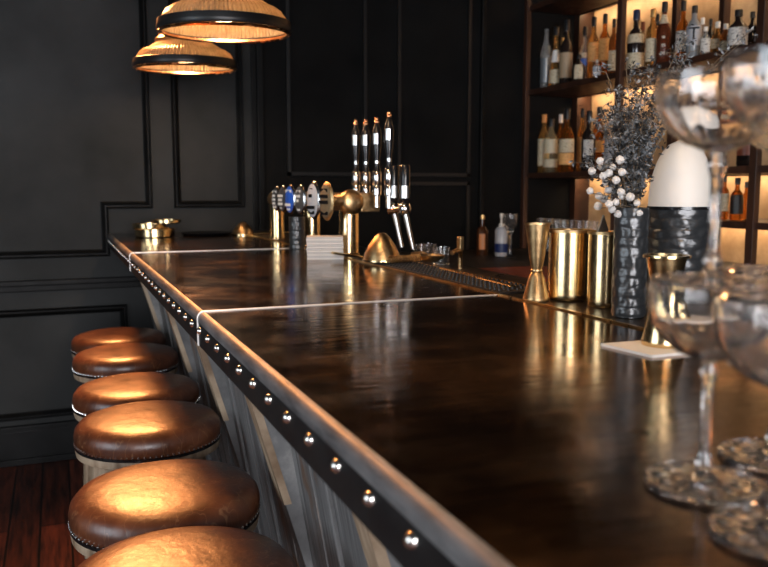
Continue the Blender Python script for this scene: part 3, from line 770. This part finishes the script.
def sprig(ends, label, dense=1.0, mt='leafgrey', lr_=.0046, spread=.02):
    t = thing('dried_sprig', label, 'dried foliage', tuple(vtop), group='dried grey sprigs in the vase')
    sb = bmesh.new(); lb = bmesh.new()
    for e in ends:
        th = rnd.uniform(0, 6.28); st = Vector((vtop.x+.009*cos(th), vtop.y+.009*sin(th), vtop.z-.03))
        mid_ = Vector((vtop.x+(e.x-vtop.x)*.15, vtop.y+(e.y-vtop.y)*.15, vtop.z+(e.z-vtop.z)*.55))
        pp = curve(st, e, 0, 10, mid_)
        tube(sb, [q-vtop for q in pp], [.0011-.00006*i for i in range(11)], 5)
        for k2 in range(3, 11):
            for j in range(int(7*dense)):
                base = pp[k2].lerp(pp[min(k2+1,10)], rnd.random())
                o = Vector((rnd.gauss(0,1), rnd.gauss(0,1), rnd.gauss(.3,1)))*spread*.5
                q = base+o; 
                if rnd.random() < .5: tube(sb, [base-vtop, q-vtop], .0004, 3, False)
                for _ in range(3):
                    nrm = Vector((rnd.gauss(0,1), rnd.gauss(0,1), rnd.gauss(0,1))).normalized()
                    u = nrm.orthogonal().normalized(); u = Matrix.Rotation(rnd.uniform(0,6.28), 3, nrm) @ u; v = nrm.cross(u)
                    L = lr_*rnd.uniform(.6,1.3); w2 = L*.42; c0 = q-vtop+Vector((rnd.gauss(0,1),rnd.gauss(0,1),rnd.gauss(0,1)))*.003
                    A = [lb.verts.new(c0+x) for x in (-u*L, v*w2+nrm*L*.2, u*L, -v*w2+nrm*L*.2)]
                    lb.faces.new([A[0],A[1],A[2]]); lb.faces.new([A[0],A[2],A[3]])
    link('stem', sb, M['stem'], t); link('leaves', lb, M[mt], t, smooth=False)
    return t
sprig([target(611,108), target(604,118), target(600,128,.03)], 'grey sprig leaning farthest left over the bottles of the middle shelf')
sprig([target(625,98), target(618,112,.03)], 'upright grey sprig rising to the bottom of the upper shelf left of the post')
sprig([target(637,100,.02), target(632,120,-.02), target(628,130)], 'grey sprig standing behind the middle of the bouquet')
sprig([target(652,112,.02), target(643,122,-.02), target(641,140), target(636,150,.01)], 'dense grey sprig just left of the coupe bowl', 1.4)
sprig([target(640,160,.03), target(632,150,.02), target(648,140,.04), target(624,142)], 'dense dark sprig low in the bouquet beside the white shade', 1.5)
sprig([target(606,72,.02)], 'slim grey sprig with small head reaching up at the first shelf post', .5, spread=.018)
sprig([target(626,68,.02)], 'grey sprig tip reaching up in front of the shelf post', .5, spread=.018)
sprig([target(652,68,.03), target(661,74,.03), target(644,72,.03)], 'broad grey sprig head in front of the upper bottles', .9, spread=.022)
sprig([target(684,38,.05), target(690,52,.05), target(681,62,.05)], 'tallest grey sprig reaching up beside the letter T bottle', .8, spread=.02)
sprig([target(740,44,.07), target(752,30,.07)], 'grey sprig arching far right over the black bottles', .45, spread=.016)
sprig([target(594,160,0), target(598,178,0), target(588,163,.01)], 'short drooping grey sprig among the white blossoms', .7)

# ------------------------------------------------------------------ coupe towers
def coupe_profile():
    H = .143
    out = [(0,.0006),(.033,.0006),(.037,0),(.0400,.0008),(.0408,.0026),(.0398,.0046),(.0376,.0052),(.0352,.0040),(.030,.0040),(.020,.0054),(.013,.0068),(.009,.0085),(.0056,.012),(.0064,.0155),(.0068,.018),(.0050,.0215),(.0042,.026),(.0040,.05),(.0042,.074),(.0060,.080),(.0068,.084),(.0052,.088),(.0056,.091),(.012,.0930),(.022,.0970),(.033,.1055),(.0400,.117),(.0425,.129),(.0430,H)]
    inn = [(.0418,H),(.0413,.129),(.0388,.1185),(.0318,.1082),(.021,.1000),(.011,.0960),(0,.0948)]
    return H, out+inn
CH, CP = coupe_profile()
def make_coupe(label):
    b = lat(CP, 96)
    for v in b.verts:
        r_ = sqrt(v.co.x**2+v.co.y**2)
        if v.co.z > .0935 and v.co.z < .135 and r_ > .01:
            a = atan2(v.co.y, v.co.x); k_ = 1 + .014*sin(a*16)*sin(pi*(v.co.z-.0935)/.0415)
            v.co.x *= k_; v.co.y *= k_
        if v.co.z < .006 and .006 < r_ < .036 and v.co.z > .0028:
            a = atan2(v.co.y, v.co.x); v.co.z += .0006*sin(a*12)
    t = tag(link('coupe_glass', b, M['glass'], None), label, 'glass', 'coupe glasses stacked in towers on the bar')
    return t
A = onz(703,486,BAR); B = onz(778,537,BAR); Cc = onz(773,459,BAR)
c0 = make_coupe('lower front coupe glass of the left tower, whole foot on the bar'); c0.location = (A.x,A.y,BAR)
for q, lv, lb_ in ((A,1,'upper coupe glass of the left tower, bowl over the grey flowers'), (B,0,'lower coupe glass at the right edge, its foot nearest the camera'),
                   (B,1,'upper coupe glass at the right edge, bowl cut by the frame'), (Cc,0,'rear lower coupe glass standing behind the two front ones'), (Cc,1,'rear upper coupe glass behind the two front bowls')):
    o = c0.copy(); COL.objects.link(o); o.location = (q.x+(.002 if lv else 0), q.y+(.003 if lv else 0), BAR+lv*(CH+.0006)); o['label'] = lb_

# ------------------------------------------------------------------ beer tower
t = thing('beer_tower', 'brass T-shaped beer tap tower with round badges and tall black handles', 'beer tap tower', (0,0,BAR+.0030))
XTp = .843; zc = .165; rc = .034
ya = onx(352,202,XTp).y; ye = 3.28
def lathe_y(prof, n=32, loc=(0,0,0)):
    b = lat(prof, n); bmesh.ops.rotate(b, verts=b.verts[:], matrix=Matrix.Rotation(pi/2, 3, 'X'))
    bmesh.ops.translate(b, verts=b.verts[:], vec=loc); return b
L = ye-ya
link('crossbar', lathe_y([(0,-.0),(rc*.85,0),(rc*.85,-L),(0,-L)], 40, (XTp,ya,zc)), M['brassold'], t)
link('end_cap', lathe_y([(0,.018),(rc*.6,.015),(rc,.008),(rc*1.16,-.002),(rc*1.16,-.014),(rc*.85,-.018)], 40, (XTp,ya,zc)), M['brassold'], t)
for y in (ya+.028, ya+.42, ye-.05):
    b = lathe(bmesh.new(), [(rc*.98,.0005),(rc*.98,.006),(rc*.90,.008),(rc*.90,zc-rc*.6),(0,zc-rc*.6)], 40, (XTp,y,0)); link('tower_post', b, M['brass'], t)
link('tap_block', bx((XTp+rc*.9,ya-.0,zc-.030), (XTp+rc*.9+.062,ya+.40,zc+.028)), M['brassold'], t, smooth=False, bevel=.003)
# badges on the customer side
cols = [flat((.03,.03,.03),.3), flat((.05,.05,.055),.3), flat((.02,.10,.50),.4), flat((.07,.07,.07),.3), flat((.45,.47,.50),.4), flat((.16,.12,.07),.4)]
bn = ['badge']*6
for i, px_ in enumerate((277,283.5,291,301,314,327)):
    XX = XTp-rc-.05
    y = onx(px_, 203, XX).y
    rb = (.044,.046,.050,.048,.058,.056)[i]
    def turn(b):
        bmesh.ops.rotate(b, verts=b.verts[:], matrix=Matrix.Rotation(-pi/2, 3, 'Y'))
        bmesh.ops.scale(b, verts=b.verts[:], vec=(1,.78,1.05))
        bmesh.ops.rotate(b, verts=b.verts[:], matrix=Matrix.Rotation(radians(9), 3, 'Z')); return b
    prf = [(0,.012),(rb*.5,.011),(rb*.9,.005),(rb,0),(rb*.9,-.004),(rb*.35,-.012),(rb*.2,-.03),(rb*.25,-.052),(0,-.052)]
    bo = link('badge', turn(lat(prf, 40)), M['brassold'] if i == 5 else M['chrome'], t, (XX,y,zc+.004))
    link('badge_face', turn(lat([(0,.0135),(rb*.5,.0125),(rb*.86,.0065),(rb*.86,.004),(0,.008)], 40)), cols[i], bo)
    b = bmesh.new(); rr2 = random.Random(i)
    for zz in (.55,.25,-.05,-.35,-.62):
        if rr2.random() < .15: continue
        hw = rb*(.2+.5*rr2.random())*sqrt(1-zz*zz)
        box(b, (rb*zz-rb*.09, -hw, .0118 if abs(zz)<.5 else .0090), (rb*zz+rb*.09, hw, .0140 if abs(zz)<.5 else .0108))
    link('badge_marking', turn(b), flat((.78,.77,.74),.4) if i in (0,1,2,3) else M['black'], bo, smooth=False)
# tall handles on the bartender side
hx = XTp+rc+.028
for i, (px_, yt) in enumerate(((356,121),(366,121),(377,119),(389,113))):
    y = onx(px_, 180, hx).y
    q = onx(px_, yt, hx); zt_h = q.z-BAR; zb_h = .185
    L = zt_h-zb_h
    P = [(0,0),(.010,0),(.013,.01),(.013,L*.30),(.010,L*.34),(.0075,L*.42),(.010,L*.50),(.0145,L*.66),(.0145,L*.82),(.008,L*.90),(.006,L*.93),(0,L*.93)]
    ho = link('tap_handle', lat(P, 20), M['black'], t, (hx,y,zb_h))
    link('collar', lat([(.0095,0),(.0140,.002),(.0145,.010),(.0145,L*.13),(.0128,L*.14),(.0145,L*.15),(.0145,L*.30),(.0102,L*.33),(.0095,0)], 12), M['chrome'], ho)
    link('ring', lat([(.0072,L*.41),(.0085,L*.415),(.0085,L*.455),(.0072,L*.46),(.0072,L*.41)], 16), M['chrome'], ho)
    link('name_plate', lat([(.0146,L*.665),(.0152,L*.665),(.0152,L*.80),(.0146,L*.80),(.0146,L*.665)], 10, a0=-2.7, a1=-1.75), silver, ho)
    b = bmesh.new(); sph(b, (0,0,L*.95), .0075, 2); sph(b, (0,0,L*.985), .0055, 2, (1,1,1.3)); link('finial', b, M['copper'], ho)
    sp = lathe(bmesh.new(), [(0,0),(.009,0),(.009,.035),(0,.035)], 12, (hx,y,.150))
    link('tap_shank', sp, M['chrome'], t)
for i, (px_, yt) in enumerate(((394,166),(405,166))):
    X = hx+.015; y = onx(px_, 190, X).y; q = onx(px_, yt, X); zt_h = q.z-BAR
    ho = link('short_tap_handle', lat([(0,0),(.008,0),(.014,.012),(.015,zt_h-.175),(.012,zt_h-.17),(0,zt_h-.17)], 16), M['black'], t, (X,y,.17))
    link('name_plate', lat([(.0155,.01),(.0162,.01),(.0162,.045),(.0155,.045),(.0155,.01)], 8, a0=-2.6,a1=-1.4), silver, ho)
    b = bmesh.new(); sph(b, (X,y,.15), .019, 2, (1,1,1.1)); link('tap_body', b, M['chrome'], t)
    b = tb([(X,y,.145),(X+.006,y-.01,.10),(X+.016,y-.022,.035)], [.010,.0075,.0065], 12); link('spout', b, M['chromedark'], t)
b = tb([(hx,onx(389,190,hx).y,.14),(hx+.03,onx(405,190,hx+.03).y,.150)], .009, 12); link('tap_pipe', b, M['copper'], t)

# stack of coasters by the tower
p = onz(323,250,BAR); rw = .5*35/FPX*2.66
n = 12; hh, _ = ht(323,251,231); dz = hh/n
cp = None
for i in range(n):
    lab = 'topmost white coaster of the stack in front of the beer tower' if i == n-1 else 'white coaster in the stack in front of the beer tower, below the top one'
    loc = (.748+rnd.uniform(-.0012,.0012), onx(325,250,.748).y+rnd.uniform(-.0012,.0012), BAR+.0005+i*dz)
    if cp is None:
        cp = tag(link('coaster', bx((-.054,-.05,0),(.054,.05,dz-.0012)), M['paper'], None, loc, (0,0,-.31), smooth=False), lab, 'coaster', 'stacked white coasters beside the beer tower')
    else:
        if i == 1:
            cp2 = cp.copy(); cp2.data = cp.data.copy(); cp2.data.materials[0] = M['cardshade']; src = (cp, cp2); o = cp2
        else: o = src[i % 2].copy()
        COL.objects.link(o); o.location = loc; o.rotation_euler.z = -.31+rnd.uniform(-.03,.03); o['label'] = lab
STK = cp
# small black ribbed glass beside the tower
v3, h3, r3, p3 = vase(297, 245, 215, 15, 9, '', 'ribbed_glass', n=7); tag(v3, 'short black ribbed glass vase at the far end of the beer tower', 'vase')
v3.location = (.772, onx(297,245,.772).y, BAR)

# strainers and tools
def cone_strainer(px_, yb, yt, w, label, rot):
    h, d = ht(px_, yb, yt); r = W(px_, yb, w); p = at(px_, yb, BAR+(.0085 if px_ > 300 else 0))
    t = thing('conical_strainer', label, 'strainer', p, (0,0,rot))
    link('mesh_cone', lat([(r,.003),(r*.93,h*.25),(r*.72,h*.55),(r*.40,h*.85),(r*.22,h*.97),(0,h),(0,h-.003),(r*.7,h*.5),(r*.97,.003),(r,.003)], 40), M['brassold'], t)
    link('rim', lat([(r*.98,0),(r*1.05,0),(r*1.05,.005),(r*.98,.005),(r*.98,0)], 40), M['brass'], t)
    b = tb([(r*1.0,0,.003),(r*1.6,0,.006),(r*4.2,0,.012)], [.003,.003,.0045], 8)
    link('handle', b, M['brass'], t); link('hook', tb([(-r*1.0,0,.003),(-r*1.35,0,.004)], .003, 8), M['brass'], t); return t
cone_strainer(382, 261, 234, 36, 'brass fine mesh cone strainer lying mouth down beside the beer tower', 2.0)
cone_strainer(243, 235, 222, 22, 'small brass cone strainer at the far end of the bar', -.35)
# hawthorne strainer with coil spring
p = onz(392, 264, BAR)
t = thing('hawthorne_strainer', 'steel cocktail strainer with coiled spring in front of the mesh cone', 'strainer', (p.x+.008,p.y-.052,BAR+.0090), (0,0,.25))
b = bmesh.new(); pts = []
for i in range(169):
    a = i/12*2*pi; pts.append((-.052+i/168*.104, -.016+.0085*cos(a), .0115+.0085*sin(a)))
tube(b, pts, .0019, 6); link('spring', b, M['brassold'], t)
link('plate', bx((-.055,-.004,.0005),(.055,.02,.003)), M['steel'], t, smooth=False, bevel=.001)
link('handle', tb([(.05,0,.006),(.09,0,.010),(.135,.0,.010)], .0028, 8), M['chrome'], t)
p = onz(433, 266, BAR)
t = thing('julep_strainer', 'rounded gold strainer lying on the bar mat beyond the coiled one', 'strainer', (p.x+.01,p.y+.035,BAR+.0095), (0,0,1.5))
b = lat([(0,.0),(.02,.002),(.034,.010),(.038,.018),(.040,.018),(.036,.009),(.02,-.001),(0,-.0015)], 32); link('bowl', b, M['brassold'], t)
link('handle', tb([(.037,0,.017),(.07,0,.020),(.15,0,.010)], [.004,.003,.005], 8), M['brassold'], t)
# bar spoon lying on mat
a_, c_ = onz(440,268,BAR+.008), onz(512,286,BAR+.008)
b = tb([a_, c_], .0022, 8); sph(b, c_, .009, 2, (1,1,.35)); tag(link('bar_spoon', b, M['brass'], None), 'long thin brass bar spoon lying along the dotted black mat', 'bar spoon')
# bartender tap behind the ledge
p = onz(462, 272, BAR); fx = .985; fy = onx(460,270,fx).y
t = thing('sink_faucet', 'small curved brass faucet beyond the bar mat', 'faucet', (fx,fy,BAR-.001))
link('spout', tb([(0,0,0),(0,0,.030),(-.004,-.01,.046),(-.022,-.02,.05),(-.04,-.03,.044)], .006, 12), M['brassold'], t)
link('lever', bx((-.006,-.010,.050),(.006,.010,.085)), M['brassold'], t, smooth=False, bevel=.002)
# small dark glasses beside the faucet
gp = None
for i, px_ in enumerate((422, 441, 428)):
    X = .985 if i < 2 else 1.01; y = onx(px_, 262, X).y
    if gp is None:
        gp = tag(link('rocks_glass', lat([(0,0),(.022,0),(.026,.05),(.0245,.05),(.021,.006),(0,.006)], 24), M['glass'], None, (X,y,BAR-.001)),
                 'small empty glass standing in shadow beyond the bar mat', 'glass', 'small glasses beyond the bar mat')
    else:
        o = gp.copy(); COL.objects.link(o); o.location = (X, y, BAR-.001)

# stacked dishes at the far end
def dish(px_, w, z0, hgt, label):
    p = onz(px_, 233.5, BAR); r = W(px_, 233.5, w)
    tag(link('metal_dish', lat([(0,0),(r*.9,0),(r,.004),(r,hgt-.004),(r*1.05,hgt-.003),(r*1.05,hgt),(r*.95,hgt),(r*.93,.008),(0,.006)], 48), M['brass'], None, (p.x,3.62,z0)), label, 'dish')
    return p
ds = dish(148, 36, BAR, .036, 'lowest shiny brass dish of the stack at the far end of the bar')
p = onz(148,233.5,BAR)
def dish2(dx, dy, z0, r, h, label):
    tag(link('metal_dish', lat([(0,0),(r*.9,0),(r,.004),(r,h-.004),(r*1.06,h-.003),(r*1.06,h),(r*.95,h),(r*.93,.008),(0,.006)], 48), M['brass'], None, (p.x+dx,3.62+dy,z0)), label, 'dish')
dish2(-.02, .01, BAR+.0365, .072, .022, 'middle brass dish of the stack at the far end of the bar')
dish2(.05, -.01, BAR+.0590, .062, .016, 'topmost brass dish, set off to the right on the far stack')
tag(link('serving_tray', lat([(0,0),(.10,0),(.115,.012),(.113,.013),(.098,.003),(0,.003)], 48), M['black'], None, (p.x+.23,3.66,BAR+.0006)), 'shallow black tray right of the stacked brass dishes', 'tray')

# ------------------------------------------------------------------ lights
w = light('daylight', 'AREA', (XL-.15, (wy0+wy1)/2, (wz0+wz1)/2), 60, (.80,.90,1.0), shape='RECTANGLE', size=wy1-wy0, size_y=wz1-wz0)
aim(w, (0, (wy0+wy1)/2, (wz0+wz1)/2-.2))
# added ceiling spots, out of view, lighting the stools and the bottle labels
def spot(x, y, to, e, c=(1,.68,.40), ang=50):
    f = thing('added_spotlight', 'added ceiling spotlight out of view above the room', 'spotlight', (x,y,ZC), group='added ceiling spotlights')
    link('housing', lat([(.035,0),(.05,0),(.05,-.006),(.035,-.006),(.035,0)], 24), M['blacksatin'], f)
    s = light('spot_light', 'SPOT', (x,y,ZC-.02), e, c, spot_size=radians(ang), spot_blend=.9, shadow_soft_size=.11)
    aim(s, to)
spot(-.02, 3.85, (.17, 2.75, .7), 170, (1,.40,.12), 44)
spot(-.02, 3.0, (.15, 1.95, .7), 80, (1,.40,.12), 44)
spot(-.02, 2.2, (.12, 1.10, .7), 60, (1,.45,.15), 40)
spot(1.7, .9, (2.65, 2.9, 1.7), 20, ang=55)
f = thing('added_sconce', 'added black wall light out of view high on the panelled wall, lighting the stool seats', 'wall light', (.20, YF, 2.33))  # added, out of view; throws the warm highlights onto the seats
link('wall_plate', bx((-.04,-.012,-.06),(.04,-.0006,.06)), M['blacksatin'], f, smooth=False, bevel=.003)
link('lamp_head', bx((-.05,-.11,.0),(.05,-.012,.035)), M['blacksatin'], f, smooth=False, bevel=.004)
sc_ = light('added_sconce_light', 'SPOT', (.20, YF-.09, 2.31), 300, (1,.36,.11), spot_size=radians(60), spot_blend=.5, shadow_soft_size=.13)
aim(sc_, (.14, 1.7, .72))
w2 = light('daylight', 'AREA', ((fx0+fx1)/2, YN-.15, (fz0+fz1)/2), 230, (.95,.95,1.0), shape='RECTANGLE', size=fx1-fx0, size_y=fz1-fz0)
aim(w2, ((fx0+fx1)/2, 0, (fz0+fz1)/2-.1))
wd = bpy.data.worlds.new('World'); SC.world = wd; wd.use_nodes = True
wd.node_tree.nodes['Background'].inputs[0].default_value = (.5,.6,.7,1); wd.node_tree.nodes['Background'].inputs[1].default_value = .05

# ------------------------------------------------------------------ camera
cd = bpy.data.cameras.new('camera'); co = bpy.data.objects.new('camera', cd); COL.objects.link(co)
co.location = CAM; co.rotation_euler = (radians(90)-_p, 0, -_w)
cd.sensor_width = 36; cd.lens = FPX/768*36; cd.clip_start = .02
cd.dof.use_dof = True; cd.dof.focus_distance = 1.5; cd.dof.aperture_fstop = 6.5
SC.camera = co
vs = SC.view_settings; vs.view_transform = 'Standard'; vs.look = 'None'; vs.exposure = .1; vs.gamma = 1; vs.use_curve_mapping = False
SC.cycles.use_denoising = True
SC.cycles.max_bounces = 12; SC.cycles.transmission_bounces = 12; SC.cycles.glossy_bounces = 6; SC.cycles.diffuse_bounces = 3
SC.cycles.sample_clamp_indirect = 8; SC.cycles.caustics_refractive = True; SC.cycles.caustics_reflective = True
